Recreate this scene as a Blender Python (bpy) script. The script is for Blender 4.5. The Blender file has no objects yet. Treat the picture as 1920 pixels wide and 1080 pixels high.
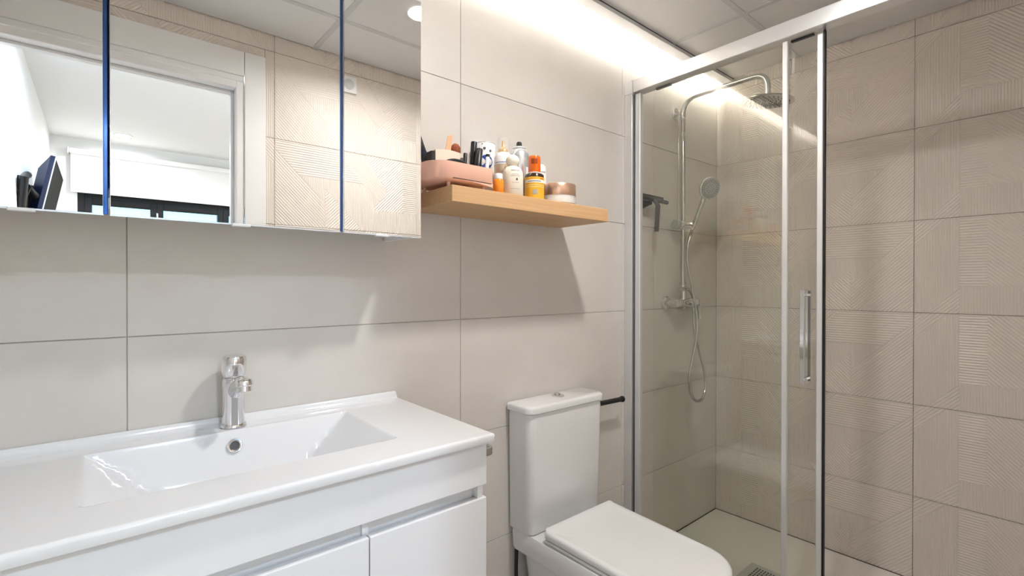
import bpy, bmesh, math, random
from mathutils import Vector, Matrix
random.seed(7)
R = math.radians
SC = bpy.context.scene
COL = SC.collection

# ------------------------------------------------------------------ camera
CAM_LOC = Vector((0.0, -1.3046, 1.2463))
F_PX = 912.534
YAW, PIT, ROL = 0.7039, -0.0044586, 0.0010963
def cam_basis():
    r = Vector((math.cos(YAW), -math.sin(YAW), 0)); f = Vector((math.sin(YAW), math.cos(YAW), 0)); u = Vector((0, 0, 1))
    f2 = f*math.cos(PIT) + u*math.sin(PIT); u2 = -f*math.sin(PIT) + u*math.cos(PIT)
    return r*math.cos(ROL) + u2*math.sin(ROL), f2, -r*math.sin(ROL) + u2*math.cos(ROL)
_r, _f, _u = cam_basis()
cam = bpy.data.cameras.new('camera'); cam.sensor_width = 36; cam.lens = F_PX*36/1920; cam.clip_start = 0.01; cam.clip_end = 200
cam_ob = bpy.data.objects.new('camera', cam); COL.objects.link(cam_ob)
M = Matrix((_r, _u, -_f)).transposed().to_4x4(); M.translation = CAM_LOC
cam_ob.matrix_world = M
SC.camera = cam_ob

# ------------------------------------------------------------------ world, exposure
w = bpy.data.worlds.new('sky'); SC.world = w; w.use_nodes = True
nt = w.node_tree; bg = nt.nodes['Background']
sky = nt.nodes.new('ShaderNodeTexSky'); sky.sky_type = 'NISHITA'; sky.sun_disc = False
sky.sun_elevation = R(48); sky.sun_rotation = R(200); sky.air_density = 1.0; sky.dust_density = 0.0; sky.ozone_density = 2.0
hsn = nt.nodes.new('ShaderNodeHueSaturation'); hsn.inputs['Saturation'].default_value = 1.58; nt.links.new(sky.outputs[0], hsn.inputs['Color']); nt.links.new(hsn.outputs[0], bg.inputs[0]); bg.inputs[1].default_value = 0.17
SC.view_settings.view_transform = 'Standard'; SC.view_settings.look = 'None'; SC.view_settings.gamma = 1.0
SC.view_settings.use_curve_mapping = False
SC.view_settings.exposure = 1.1

P_DOWN, P_BED, P_NEAR_FILL, E_LED = 6.6, 20.0, 13.0, 122.0        # lamp powers, including the added bedroom fill spots

# ------------------------------------------------------------------ room measures
XL, XR, YF, ZC = -0.45, 2.571, -1.39, 2.345     # left wall, right wall, door wall, ceiling
TW, TH = 0.8455, 0.38                           # wall tile
XJ = [0.045, 0.890, 1.735]                      # vertical joints on the back wall
ZJ = [-0.0023 + 0.38*k for k in range(1, 7)]    # course joints
YM = -0.185                                     # mirror plane

# ------------------------------------------------------------------ materials
MATS = {}
def mat(name, color, rough=0.5, metal=0.0, noise=None, bump=None, spec=0.5, trans=0.0, ior=1.45, coat=0.0, alpha=1.0, emit=None, estr=0.0, rnd=0.0):
    if name in MATS: return MATS[name]
    m = bpy.data.materials.new(name); m.use_nodes = True; nt = m.node_tree; b = nt.nodes['Principled BSDF']
    b.inputs['Base Color'].default_value = (*color, 1); b.inputs['Roughness'].default_value = rough; b.inputs['Metallic'].default_value = metal
    b.inputs['Specular IOR Level'].default_value = spec; b.inputs['IOR'].default_value = ior
    b.inputs['Transmission Weight'].default_value = trans; b.inputs['Coat Weight'].default_value = coat; b.inputs['Alpha'].default_value = alpha
    if coat: b.inputs['Coat Roughness'].default_value = 0.05
    if emit: b.inputs['Emission Color'].default_value = (*emit, 1); b.inputs['Emission Strength'].default_value = estr
    if noise or rnd:
        g = nt.nodes.new('ShaderNodeNewGeometry')
        src = None
        if noise:
            sc, amp, col2, stretch = noise
            mp = nt.nodes.new('ShaderNodeMapping'); mp.inputs['Scale'].default_value = stretch
            nt.links.new(g.outputs['Position'], mp.inputs['Vector'])
            n = nt.nodes.new('ShaderNodeTexNoise'); n.inputs['Scale'].default_value = sc; n.inputs['Detail'].default_value = 6; n.inputs['Roughness'].default_value = 0.65
            nt.links.new(mp.outputs[0], n.inputs['Vector'])
            mr = nt.nodes.new('ShaderNodeMapRange'); mr.inputs[1].default_value = 0.32; mr.inputs[2].default_value = 0.68; mr.inputs[3].default_value = 0; mr.inputs[4].default_value = amp
            nt.links.new(n.outputs['Fac'], mr.inputs[0])
            mx = nt.nodes.new('ShaderNodeMix'); mx.data_type = 'RGBA'; mx.inputs[6].default_value = (*color, 1); mx.inputs[7].default_value = (*col2, 1)
            nt.links.new(mr.outputs[0], mx.inputs[0]); src = mx.outputs[2]
        if rnd:
            oi = nt.nodes.new('ShaderNodeObjectInfo'); hs = nt.nodes.new('ShaderNodeHueSaturation')
            m2 = nt.nodes.new('ShaderNodeMapRange'); m2.inputs[3].default_value = 1-rnd; m2.inputs[4].default_value = 1+rnd
            nt.links.new(oi.outputs['Random'], m2.inputs[0]); nt.links.new(m2.outputs[0], hs.inputs['Value'])
            if src: nt.links.new(src, hs.inputs['Color'])
            else: hs.inputs['Color'].default_value = (*color, 1)
            src = hs.outputs[0]
        nt.links.new(src, b.inputs['Base Color'])
    if bump:
        g2 = nt.nodes.new('ShaderNodeNewGeometry'); n2 = nt.nodes.new('ShaderNodeTexNoise'); n2.inputs['Scale'].default_value = bump[0]; n2.inputs['Detail'].default_value = 3
        nt.links.new(g2.outputs['Position'], n2.inputs['Vector'])
        bp = nt.nodes.new('ShaderNodeBump'); bp.inputs['Strength'].default_value = bump[1]; bp.inputs['Distance'].default_value = 0.002
        nt.links.new(n2.outputs['Fac'], bp.inputs['Height']); nt.links.new(bp.outputs[0], b.inputs['Normal'])
    MATS[name] = m
    return m

def glass_mat(name, tint, ior=1.5, rough=0.0):
    m = bpy.data.materials.new(name); m.use_nodes = True; nt = m.node_tree; nt.nodes.clear()
    out = nt.nodes.new('ShaderNodeOutputMaterial'); mix = nt.nodes.new('ShaderNodeMixShader')
    tr = nt.nodes.new('ShaderNodeBsdfTransparent'); tr.inputs[0].default_value = (*tint, 1)
    gl = nt.nodes.new('ShaderNodeBsdfGlossy'); gl.inputs['Roughness'].default_value = rough
    fr = nt.nodes.new('ShaderNodeFresnel'); geo = nt.nodes.new('ShaderNodeNewGeometry')
    mr = nt.nodes.new('ShaderNodeMapRange'); mr.inputs[3].default_value = ior; mr.inputs[4].default_value = 1/ior
    nt.links.new(geo.outputs['Backfacing'], mr.inputs[0]); nt.links.new(mr.outputs[0], fr.inputs[0])
    nt.links.new(fr.outputs[0], mix.inputs[0]); nt.links.new(tr.outputs[0], mix.inputs[1]); nt.links.new(gl.outputs[0], mix.inputs[2])
    nt.links.new(mix.outputs[0], out.inputs[0])
    MATS[name] = m
    return m

def wood_mat(name, c1, c2):
    m = bpy.data.materials.new(name); m.use_nodes = True; nt = m.node_tree; b = nt.nodes['Principled BSDF']
    g = nt.nodes.new('ShaderNodeNewGeometry'); mp = nt.nodes.new('ShaderNodeMapping'); mp.inputs['Scale'].default_value = (3, 60, 260)
    nt.links.new(g.outputs['Position'], mp.inputs[0])
    n = nt.nodes.new('ShaderNodeTexNoise'); n.inputs['Scale'].default_value = 1.6; n.inputs['Detail'].default_value = 4
    nt.links.new(mp.outputs[0], n.inputs['Vector'])
    mr = nt.nodes.new('ShaderNodeMapRange'); mr.inputs[1].default_value = 0.3; mr.inputs[2].default_value = 0.72
    nt.links.new(n.outputs['Fac'], mr.inputs[0])
    mx = nt.nodes.new('ShaderNodeMix'); mx.data_type = 'RGBA'; mx.inputs[6].default_value = (*c1, 1); mx.inputs[7].default_value = (*c2, 1)
    nt.links.new(mr.outputs[0], mx.inputs[0]); nt.links.new(mx.outputs[2], b.inputs['Base Color'])
    b.inputs['Roughness'].default_value = 0.5
    MATS[name] = m
    return m

mat('tile_smooth', (0.675, 0.64, 0.60), 0.34, noise=(2.2, 0.75, (0.60, 0.562, 0.52), (1, 1, 1.6)), bump=(60, 0.03), rnd=0.025)
mat('tile_relief', (0.72, 0.655, 0.60), 0.38, noise=(3.0, 0.5, (0.665, 0.60, 0.545), (1, 1, 1)), rnd=0.02)
mat('grout', (0.50, 0.44, 0.385), 0.85, noise=(9, 0.8, (0.66, 0.61, 0.56), (1, 1, 1)))
mat('grout_dark', (0.30, 0.245, 0.20), 0.85)
mat('ceiling_panel', (0.76, 0.76, 0.755), 0.85, bump=(300, 0.12), noise=(25, 0.35, (0.72, 0.72, 0.715), (1, 1, 1)))
mat('ceiling_bar', (0.60, 0.61, 0.61), 0.55)
mat('aluminium', (0.80, 0.81, 0.82), 0.30, 0.75)
mat('satin_aluminium', (0.78, 0.79, 0.80), 0.38, 0.6)
mat('trim_paint', (0.66, 0.67, 0.68), 0.6)
mat('plenum', (0.7, 0.7, 0.68), 0.9)
mat('white_wall', (0.80, 0.80, 0.795), 0.7)
mat('white_lacquer', (0.82, 0.82, 0.825), 0.28, coat=0.15)
mat('white_gloss', (0.80, 0.80, 0.815), 0.22, coat=0.4)
mat('ceramic', (0.80, 0.80, 0.80), 0.08, coat=0.6)
mat('ceramic_basin', (0.77, 0.77, 0.78), 0.10, coat=0.5)
mat('seat_plastic', (0.80, 0.80, 0.795), 0.22, coat=0.2)
mat('chrome', (0.82, 0.82, 0.83), 0.07, 1.0)
mat('chrome_soft', (0.60, 0.60, 0.59), 0.2, 1.0)
mat('nozzle', (0.10, 0.10, 0.10), 0.6)
mat('nozzle_face', (0.36, 0.36, 0.35), 0.5, 0.2)
mat('mirror', (0.93, 0.94, 0.93), 0.0, 1.0)
mat('edge_sky_reflection', (0.055, 0.13, 0.36), 0.12, 0.9)  # blue of the window reflection painted into the base colour
mat('mirror_rim', (0.78, 0.82, 0.90), 0.2, 0.6)
mat('black', (0.012, 0.012, 0.014), 0.38)
mat('black_matt', (0.02, 0.02, 0.022), 0.6)
mat('black_seal', (0.006, 0.006, 0.006), 0.5)
mat('dark_gap', (0.09, 0.09, 0.095), 0.7)
mat('navy', (0.012, 0.02, 0.06), 0.35)
mat('screen', (0.015, 0.015, 0.016), 0.7, spec=0.05)
mat('tray', (0.86, 0.83, 0.78), 0.5, noise=(5, 0.35, (0.75, 0.715, 0.665), (1, 1, 1)), bump=(120, 0.08))
mat('sealant', (0.05, 0.035, 0.02), 0.7)
mat('floor_tile', (0.50, 0.45, 0.40), 0.4, noise=(3, 0.6, (0.42, 0.37, 0.33), (1, 1, 1)))
mat('steel_plate', (0.63, 0.63, 0.60), 0.4, 0.25)
mat('pink', (0.83, 0.48, 0.36), 0.38)
mat('peach', (0.95, 0.42, 0.25), 0.45)
mat('ivory', (0.80, 0.70, 0.57), 0.45)
mat('cream', (0.83, 0.76, 0.63), 0.3)
mat('white_plastic', (0.82, 0.82, 0.82), 0.3)
mat('print_blue', (0.03, 0.07, 0.38), 0.35)
mat('print_dark', (0.12, 0.10, 0.10), 0.5)
mat('print_grey', (0.40, 0.36, 0.32), 0.5)
mat('print_white', (0.85, 0.83, 0.78), 0.5)
mat('print_rust', (0.55, 0.12, 0.02), 0.5)
mat('gold', (0.80, 0.50, 0.18), 0.28, 0.55)
mat('champagne', (0.72, 0.55, 0.38), 0.25, 0.35)
mat('silver', (0.74, 0.75, 0.76), 0.27, 0.75)
mat('copper', (0.72, 0.47, 0.33), 0.28, 0.8)
mat('orange_gel', (0.85, 0.27, 0.02), 0.25)
mat('amber_cap', (0.62, 0.11, 0.005), 0.15, coat=0.4)
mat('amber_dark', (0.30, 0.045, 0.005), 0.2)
mat('brown_glass', (0.035, 0.012, 0.006), 0.15, coat=0.4)
mat('yellow_label', (0.75, 0.40, 0.03), 0.45)
mat('pale_yellow', (0.90, 0.75, 0.35), 0.45)
mat('turquoise', (0.30, 0.68, 0.62), 0.4)
mat('brush_hair', (0.36, 0.10, 0.04), 0.8, noise=(400, 0.8, (0.16, 0.04, 0.02), (1, 1, 1)))
mat('frosted_cap', (0.86, 0.86, 0.84), 0.12, alpha=0.16)
mat('jar_glass', (0.88, 0.82, 0.74), 0.1, coat=0.5)
mat('jar_clear', (0.93, 0.92, 0.90), 0.06, alpha=0.35)
mat('lamp_emit', (1, 1, 1), 0.5, emit=(1.0, 0.95, 0.88), estr=14.0)
mat('bed_lamp_emit', (1, 1, 1), 0.5, emit=(1.0, 1.0, 1.0), estr=8.0)
mat('led_emit', (1, 1, 1), 0.5, emit=(1.0, 0.94, 0.87), estr=E_LED)
mat('fabric_blind', (0.83, 0.83, 0.82), 0.9)
mat('window_black', (0.004, 0.004, 0.006), 0.5)
mat('bed_floor', (0.45, 0.36, 0.27), 0.5)
wood_mat('beech', (0.66, 0.42, 0.22), (0.55, 0.325, 0.155))
glass_mat('shower_glass', (0.985, 0.991, 0.972), 1.52)
glass_mat('window_glass', (0.97, 0.98, 1.0))

# ------------------------------------------------------------------ helpers
OFF = {}
def _root_off(parent):
    return OFF.get(parent.name, Vector((0, 0, 0))) if parent else Vector((0, 0, 0))

def link(name, me, m, parent=None, loc=None, smooth=None, wn=False):
    o = bpy.data.objects.new(name, me); COL.objects.link(o)
    if m is not None and not me.materials: me.materials.append(MATS[m] if isinstance(m, str) else m)
    if smooth is not None and len(me.polygons):
        me.polygons.foreach_set('use_smooth', [True]*len(me.polygons))
        if smooth < 179: me.set_sharp_from_angle(angle=R(smooth))
    if wn: 
        md = o.modifiers.new('weighted_normal', 'WEIGHTED_NORMAL'); md.keep_sharp = True
    if parent: o.parent = parent
    return o

def obj(name, bm, m, parent=None, smooth=None, wn=False, base=None):
    """bm in world coordinates -> one mesh object; shifted to its root's base (or to its own base point)"""
    off = _root_off(parent)
    if parent is None and base is not None: off = Vector(base)
    bmesh.ops.translate(bm, verts=bm.verts, vec=-off)
    bmesh.ops.recalc_face_normals(bm, faces=bm.faces)
    me = bpy.data.meshes.new(name); bm.to_mesh(me); bm.free()
    o = link(name, me, m, parent, smooth=smooth, wn=wn)
    if parent is None and base is not None: o.location = off
    OFF[o.name] = off
    return o

def thing(name, label, cat, base, group=None):
    o = bpy.data.objects.new(name, None); COL.objects.link(o); o.location = base; o.empty_display_size = 0.05
    OFF[o.name] = Vector(base); o['label'] = label; o['category'] = cat
    if group: o['group'] = group
    return o
def tag(o, label, cat, group=None):
    o['label'] = label; o['category'] = cat
    if group: o['group'] = group
    return o
def struct(o):
    o['kind'] = 'structure'; return o

def box(x0, x1, y0, y1, z0, z1, bev=0.0, seg=2, bm=None):
    t = bmesh.new()
    bmesh.ops.create_cube(t, size=1)
    bmesh.ops.scale(t, vec=(abs(x1-x0), abs(y1-y0), abs(z1-z0)), verts=t.verts)
    if bev: bmesh.ops.bevel(t, geom=t.edges[:], offset=bev, segments=seg, profile=0.5, affect='EDGES')
    bmesh.ops.translate(t, verts=t.verts, vec=((x0+x1)/2, (y0+y1)/2, (z0+z1)/2))
    return merge(bm, t)
def merge(bm, t, mtx=None):
    if mtx is not None: bmesh.ops.transform(t, matrix=mtx, verts=t.verts)
    if bm is None: return t
    me = bpy.data.meshes.new('_'); t.to_mesh(me); t.free(); bm.from_mesh(me); bpy.data.meshes.remove(me)
    return bm
def lathe(profile, n=32, bm=None, mtx=None, closed=True):
    """profile list of (r, z) from bottom to top, axis z"""
    t = bmesh.new(); rings = []
    for r, z in profile:
        if r < 1e-6: rings.append([t.verts.new((0, 0, z))])
        else: rings.append([t.verts.new((r*math.cos(2*math.pi*k/n), r*math.sin(2*math.pi*k/n), z)) for k in range(n)])
    for a, b in zip(rings, rings[1:]):
        for k in range(n):
            k2 = (k+1) % n
            if len(a) == 1 and len(b) == 1: continue
            if len(a) == 1: t.faces.new((a[0], b[k], b[k2]))
            elif len(b) == 1: t.faces.new((a[k], a[k2], b[0]))
            else: t.faces.new((a[k], a[k2], b[k2], b[k]))
    if closed:
        if len(rings[0]) > 1: t.faces.new(rings[0][::-1])
        if len(rings[-1]) > 1: t.faces.new(rings[-1])
    return merge(bm, t, mtx)
def at(x, y, z): return Matrix.Translation((x, y, z))
def aim(p, d):
    """matrix taking +z to direction d, origin to p"""
    q = Vector((0, 0, 1)).rotation_difference(Vector(d).normalized())
    return Matrix.Translation(p) @ q.to_matrix().to_4x4()
def catmull(pts, per=8):
    pts = [Vector(p) for p in pts]; out = []
    P = [pts[0]*2-pts[1]] + pts + [pts[-1]*2-pts[-2]]
    for i in range(1, len(P)-2):
        for k in range(per):
            t = k/per; a, b, c, d = P[i-1], P[i], P[i+1], P[i+2]
            out.append(0.5*((2*b) + (c-a)*t + (2*a-5*b+4*c-d)*t*t + (3*b-a-3*c+d)*t**3))
    out.append(pts[-1]); return out
def tube(pts, r, n=14, bm=None, caps=True):
    """r float or list"""
    t = bmesh.new(); pts = [Vector(p) for p in pts]; rings = []
    tan = [(pts[min(i+1, len(pts)-1)]-pts[max(i-1, 0)]).normalized() for i in range(len(pts))]
    nrm = tan[0].orthogonal().normalized()
    for i, p in enumerate(pts):
        if i: 
            q = tan[i-1].rotation_difference(tan[i]); nrm = (q @ nrm).normalized()
        bn = tan[i].cross(nrm).normalized(); rr = r[i] if isinstance(r, (list, tuple)) else r
        rings.append([t.verts.new(p + nrm*rr*math.cos(2*math.pi*k/n) + bn*rr*math.sin(2*math.pi*k/n)) for k in range(n)])
    for a, b in zip(rings, rings[1:]):
        for k in range(n): t.faces.new((a[k], a[(k+1) % n], b[(k+1) % n], b[k]))
    if caps: t.faces.new(rings[0][::-1]); t.faces.new(rings[-1])
    return merge(bm, t)
def arc_corner(p0, p1, p2, rad, n=8):
    """points of a rounded corner at p1"""
    p0, p1, p2 = Vector(p0), Vector(p1), Vector(p2); a = (p0-p1).normalized(); b = (p2-p1).normalized()
    out = []
    for k in range(n+1):
        t = k/n; out.append((1-t)**2*(p1+a*rad) + 2*t*(1-t)*p1 + t*t*(p1+b*rad))
    return out
def rrect(x0, x1, y0, y1, r, n=6):
    """outline, ccw; r scalar or (x0y0, x1y0, x1y1, x0y1)"""
    if not isinstance(r, (tuple, list)): r = (r,)*4
    out = []
    for (cx, cy, a0, rr) in ((x0, y0, 180, r[0]), (x1, y0, 270, r[1]), (x1, y1, 0, r[2]), (x0, y1, 90, r[3])):
        ox = cx + rr if cx == x0 else cx - rr; oy = cy + rr if cy == y0 else cy - rr
        for k in range(n+1):
            a = R(a0 + 90*k/n); out.append((ox+rr*math.cos(a), oy+rr*math.sin(a)))
    return out
def loft(secs, bm=None, cap=True):
    """secs list of lists of 3-vectors with equal counts"""
    t = bmesh.new(); rings = [[t.verts.new(p) for p in s] for s in secs]; n = len(rings[0])
    for a, b in zip(rings, rings[1:]):
        for k in range(n): t.faces.new((a[k], a[(k+1) % n], b[(k+1) % n], b[k]))
    if cap: t.faces.new(rings[0][::-1]); t.faces.new(rings[-1])
    return merge(bm, t)
def disc(c, d, r, h, n=28, bm=None, bev=0.0):
    """cylinder from c along d"""
    pr = [(r-bev, 0), (r, bev), (r, h-bev), (r-bev, h)] if bev else [(r, 0), (r, h)]
    return lathe(pr, n, bm, aim(c, d))

# ------------------------------------------------------------------ wall tiles
def clip(poly, nx, ny, c):
    """keep points with nx*x+ny*y >= c"""
    out = []
    for i, p in enumerate(poly):
        q = poly[(i+1) % len(poly)]; dp = nx*p[0]+ny*p[1]-c; dq = nx*q[0]+ny*q[1]-c
        if dp >= 0: out.append(p)
        if (dp > 0 and dq < 0) or (dp < 0 and dq > 0):
            t = dp/(dp-dq); out.append((p[0]+(q[0]-p[0])*t, p[1]+(q[1]-p[1])*t))
    return out
PATCH = [  # polygon in tile fractions (u, v), direction of the ribs
    ([(0, 1), (0, .70), (.123, 1)], '/'),
    ([(0, .70), (0, 0), (.055, 0), (.166, .285), (.166, 1), (.123, 1)], '|'),
    ([(.055, 0), (.166, 0), (.166, .285)], '/'),
    ([(.166, .29), (.26, .29), (.26, 1), (.166, 1)], '-'),
    ([(.26, .29), (.36, .55), (.51, 1), (.26, 1)], '\\'),
    ([(.26, .29), (.46, .29), (.36, .55)], '\\'),
    ([(.166, 0), (.519, 0), (.555, .079), (.46, .29), (.166, .29)], '|'),
    ([(.36, .55), (.418, .4), (.688, 1), (.51, 1)], '/'),
    ([(.418, .4), (.46, .29), (.555, .079), (.555, .61), (.512, .61)], '|'),
    ([(.555, .079), (.738, .487), (.738, .61), (.555, .61)], '|'),
    ([(.738, .31), (.873, .61), (.738, .61)], '|'),
    ([(.519, 0), (.738, 0), (.738, .487)], '\\'),
    ([(.738, 0), (1, 0), (1, .89), (.738, .31)], '/'),
    ([(.512, .61), (.873, .61), (1, .89), (1, 1), (.688, 1)], '-'),
]
RIB = {'|': ((1, 0), .0088), '-': ((0, 1), .0106), '/': ((.7071, -.7071), .0107), '\\': ((.7071, .7071), .0107)}
PROF = [(0, 0), (.28, 1), (.58, 1), (.86, 0), (1, 0)]
AMP = 0.0013
RELIEF_CACHE = {}
def relief_mesh(u0, u1, v0, v1):
    key = tuple(round(t, 4) for t in (u0, u1, v0, v1))
    if key in RELIEF_CACHE: return RELIEF_CACHE[key]
    g = .0012; verts = []; faces = []
    ox, oy = u0*TW, v0*TH
    X0, X1, Y0, Y1 = u0*TW+g, u1*TW-g, v0*TH+g, v1*TH-g
    for poly, d in PATCH:
        (nx, ny), p = RIB[d]
        pl = [(a*TW, b*TH) for a, b in poly]
        for c in ((1, 0, X0), (-1, 0, -X1), (0, 1, Y0), (0, -1, -Y1)):
            if len(pl) >= 3: pl = clip(pl, *c)
        if len(pl) < 3: continue
        s = [nx*a+ny*b for a, b in pl]; k0 = math.floor(min(s)/p); k1 = math.ceil(max(s)/p)
        for k in range(k0, k1):
            for (a, ha), (b, hb) in zip(PROF, PROF[1:]):
                lo, hi = (k+a)*p, (k+b)*p
                q = clip(clip(pl, nx, ny, lo), -nx, -ny, -hi) if True else None
                if len(q) < 3: continue
                idx = []
                for (x, y) in q:
                    t = ((nx*x+ny*y)-lo)/(hi-lo); idx.append(len(verts)); verts.append((x-ox, y-oy, (ha+(hb-ha)*t)*AMP))
                faces.append(idx)
    # body: rim and back
    n0 = len(verts); T = -.007
    for x, y in ((X0, Y0), (X1, Y0), (X1, Y1), (X0, Y1)):
        verts.append((x-ox, y-oy, 0.0)); verts.append((x-ox, y-oy, T))
    for i in range(4):
        a = n0+2*i; b = n0+2*((i+1) % 4); faces.append((a, a+1, b+1, b))
    me = bpy.data.meshes.new('relief_tile'); me.from_pydata(verts, [], faces); me.update()
    me.materials.append(MATS['tile_relief']); RELIEF_CACHE[key] = me
    return me
SMOOTH_CACHE = {}
def smooth_mesh(wd, ht):
    key = (round(wd, 4), round(ht, 4))
    if key in SMOOTH_CACHE: return SMOOTH_CACHE[key]
    g = .0008
    bm = box(g, wd-g, g, ht-g, -.007, 0, bev=.0009, seg=1)
    me = bpy.data.meshes.new('smooth_tile'); bm.to_mesh(me); bm.free(); me.materials.append(MATS['tile_smooth']); SMOOTH_CACHE[key] = me
    return me
def place_tile(me, parent, origin, U):
    o = bpy.data.objects.new('tile', me); COL.objects.link(o); o.parent = parent
    U = Vector(U); V = Vector((0, 0, 1)); W = U.cross(V)
    m = Matrix((U, V, W)).transposed().to_4x4(); m.translation = Vector(origin)
    o.matrix_local = m
    return o
ZCOURSE = [0.0] + ZJ + [ZC+.06]

# ------------------------------------------------------------------ bathroom shell
T0 = .008   # tile thickness: the finished face is the measured plane
wb = struct(obj('wall_back', box(XL-.12, XR+.12, T0-.0045, .14, 0, 2.47), 'grout'))
xs = [XL] + XJ + [XR]
for z0, z1 in zip(ZCOURSE, ZCOURSE[1:]):
    for x0, x1 in zip(xs, xs[1:]):
        place_tile(smooth_mesh(x1-x0, z1-z0), wb, (x0, 0, z0), (1, 0, 0))
wr = struct(obj('wall_right', box(XR+T0-.0045, XR+.14, YF-.12, T0-.0045, 0, 2.47), 'grout_dark'))
for ci, z0 in enumerate(ZCOURSE[:-1]):
    z1 = ZCOURSE[ci+1]; v1 = min(1.0, (z1-z0)/TH)
    for u0, u1 in ((0, 1), (1, (-YF)/TW)):
        place_tile(relief_mesh(0, u1-u0, 0 if ci else 1-(z1-z0)/TH, v1 if ci else 1), wr, (XR, -u0*TW, z0), (0, -1, 0))
# door wall: opening x DX0..DX1, z up to DZ
DX0, DX1, DZ = -0.30, 0.444, 2.0807
CX0, CX1, CZ = -0.41, 0.5555, 2.238             # outer edge of the casing
bm = box(CX1-.05, XR, YF-.11, YF-T0+.0045, 0, 2.47); box(XL-.12, CX0+.05, YF-.11, YF-T0+.0045, 0, 2.47, bm=bm); box(CX0+.05, CX1-.05, YF-.11, YF-T0+.0045, CZ-.05, 2.47, bm=bm)
wf = struct(obj('wall_front', bm, 'grout_dark'))
XO = 0.594
for ci, z0 in enumerate(ZCOURSE[:-1]):
    z1 = ZCOURSE[ci+1]; va = 0 if ci else 1-(z1-z0)/TH; 
    for n in range(-3, 3):
        xa, xb = XO - n*TW, XO - (n+1)*TW        # u runs towards -x
        xa2, xb2 = min(xa, XR), max(xb, XL)
        if xa2 - xb2 < .01: continue
        rects = []
        if z1 <= CZ+.001:
            if xa2 > CX1+.002: rects.append((xa2, max(xb2, CX1), z0, z1))
            if xb2 < CX0-.002: rects.append((min(xa2, CX0), xb2, z0, z1))
        elif z0 < CZ:
            if xa2 > CX1+.002: rects.append((xa2, max(xb2, CX1), z0, z1))
            if xa2 > CX0 and xb2 < CX1: rects.append((min(xa2, CX1), max(xb2, CX0), CZ, z1))
            if xb2 < CX0-.002: rects.append((min(xa2, CX0), xb2, z0, z1))
        else: rects.append((xa2, xb2, z0, z1))
        for (a, b, c, d) in rects:
            if a-b < .01: continue
            vv0 = va+(c-z0)/TH
            place_tile(relief_mesh((xa-a)/TW, (xa-b)/TW, vv0, min(1, vv0+(d-c)/TH)), wf, (a, YF, c), (-1, 0, 0))
wl = struct(obj('wall_left', box(XL-.12, XL-T0+.0045, YF, 0, 0, 2.47), 'grout'))
for z0, z1 in zip(ZCOURSE, ZCOURSE[1:]):
    for y0, y1 in ((YF, -TW), (-TW, 0)):
        place_tile(smooth_mesh(y1-y0, z1-z0), wl, (XL, y0, z0), (0, 1, 0))
fl = struct(obj('floor', box(XL-.12, XR+.12, YF-.12, .12, -.1, -.004), 'grout'))
for i in range(5):
    for j in range(3):
        x0, x1 = XL+i*.45, min(XL+(i+1)*.45, 1.752); y0, y1 = YF+j*.47, min(YF+(j+1)*.47, 0)
        if x1-x0 > .02: obj('tile', box(x0+.001, x1-.001, y0+.001, y1-.001, -.006, 0, .0008, 1), 'floor_tile', fl)

# ceiling: suspended panels on a bar grid, open cove along the back wall
CY = -0.066                                      # panels end here; cove between here and the wall
ce = struct(obj('ceiling', box(XL-.12, XR+.12, YF-.12, .14, 2.47, 2.56), 'plenum'))
gx = [XL, .156, .767, 1.378, 1.99, XR]; gy = [YF, -1.06, -.405, CY]
for x0, x1 in zip(gx, gx[1:]):
    for y0, y1 in zip(gy, gy[1:]):
        obj('panel', box(x0+.008, x1-.008, y0+.008, y1-(.008 if y1 < CY-.01 else .0), ZC+.002, ZC+.014, .0015, 1), 'ceiling_panel', ce)
for x in gx[1:-1]: obj('grid_bar', box(x-.012, x+.012, YF, CY, ZC-.001, ZC+.004, .0006, 1), 'ceiling_bar', ce)
for y in gy[1:-1]: obj('grid_bar', box(XL, XR, y-.012, y+.012, ZC-.0012, ZC+.0038, .0006, 1), 'ceiling_bar', ce)
# cove trim: an aluminium angle with a small upstand
tr = struct(obj('trim_1', box(XL, XR, -.0935, -.044, 2.3265, 2.3305, .0008, 1), 'trim_paint'))
obj('flange', box(XL, XR, -.0935, -.0905, 2.3305, 2.3415, .0006, 1), 'trim_paint', tr)
obj('shadow_gap', box(XL, XR, -.0930, -.0905, 2.3416, 2.3495), 'dark_gap', tr)
obj('cover', box(XL, XR, -.0905, -.044, 2.352, 2.356), 'plenum', tr)
# ceiling-wall shadow gap at the right wall is the tile edge itself

# door frame and casing
dr = struct(obj('door_1', box(DX1, DX1+.03, YF-.11, YF+.004, 0, DZ+.03, .003), 'white_lacquer', wn=True))
obj('jamb', box(DX0-.03, DX0, YF-.11, YF+.004, 0, DZ+.03, .003), 'white_lacquer', dr, wn=True)
obj('lintel', box(DX0, DX1, YF-.11, YF+.004, DZ, DZ+.03, .003), 'white_lacquer', dr, wn=True)
obj('casing', box(DX1+.0305, CX1, YF, YF+.012, 0, CZ, .002), 'white_lacquer', dr, wn=True)
obj('casing', box(CX0, DX0-.0305, YF, YF+.012, 0, CZ, .002), 'white_lacquer', dr, wn=True)
obj('casing', box(DX0-.029, DX1+.029, YF, YF+.011, DZ+.0535, CZ, .002), 'white_lacquer', dr, wn=True)
obj('stop', box(DX1-.012, DX1, YF-.075, YF-.045, 0, DZ, .002), 'white_lacquer', dr, wn=True)
obj('stop', box(DX0, DX1-.012, YF-.075, YF-.045, DZ-.012, DZ, .002), 'white_lacquer', dr, wn=True)
obj('bead', box(DX0-.029, DX1+.029, YF, YF+.006, DZ+.0305, DZ+.053, .002), 'white_lacquer', dr, wn=True)

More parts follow.
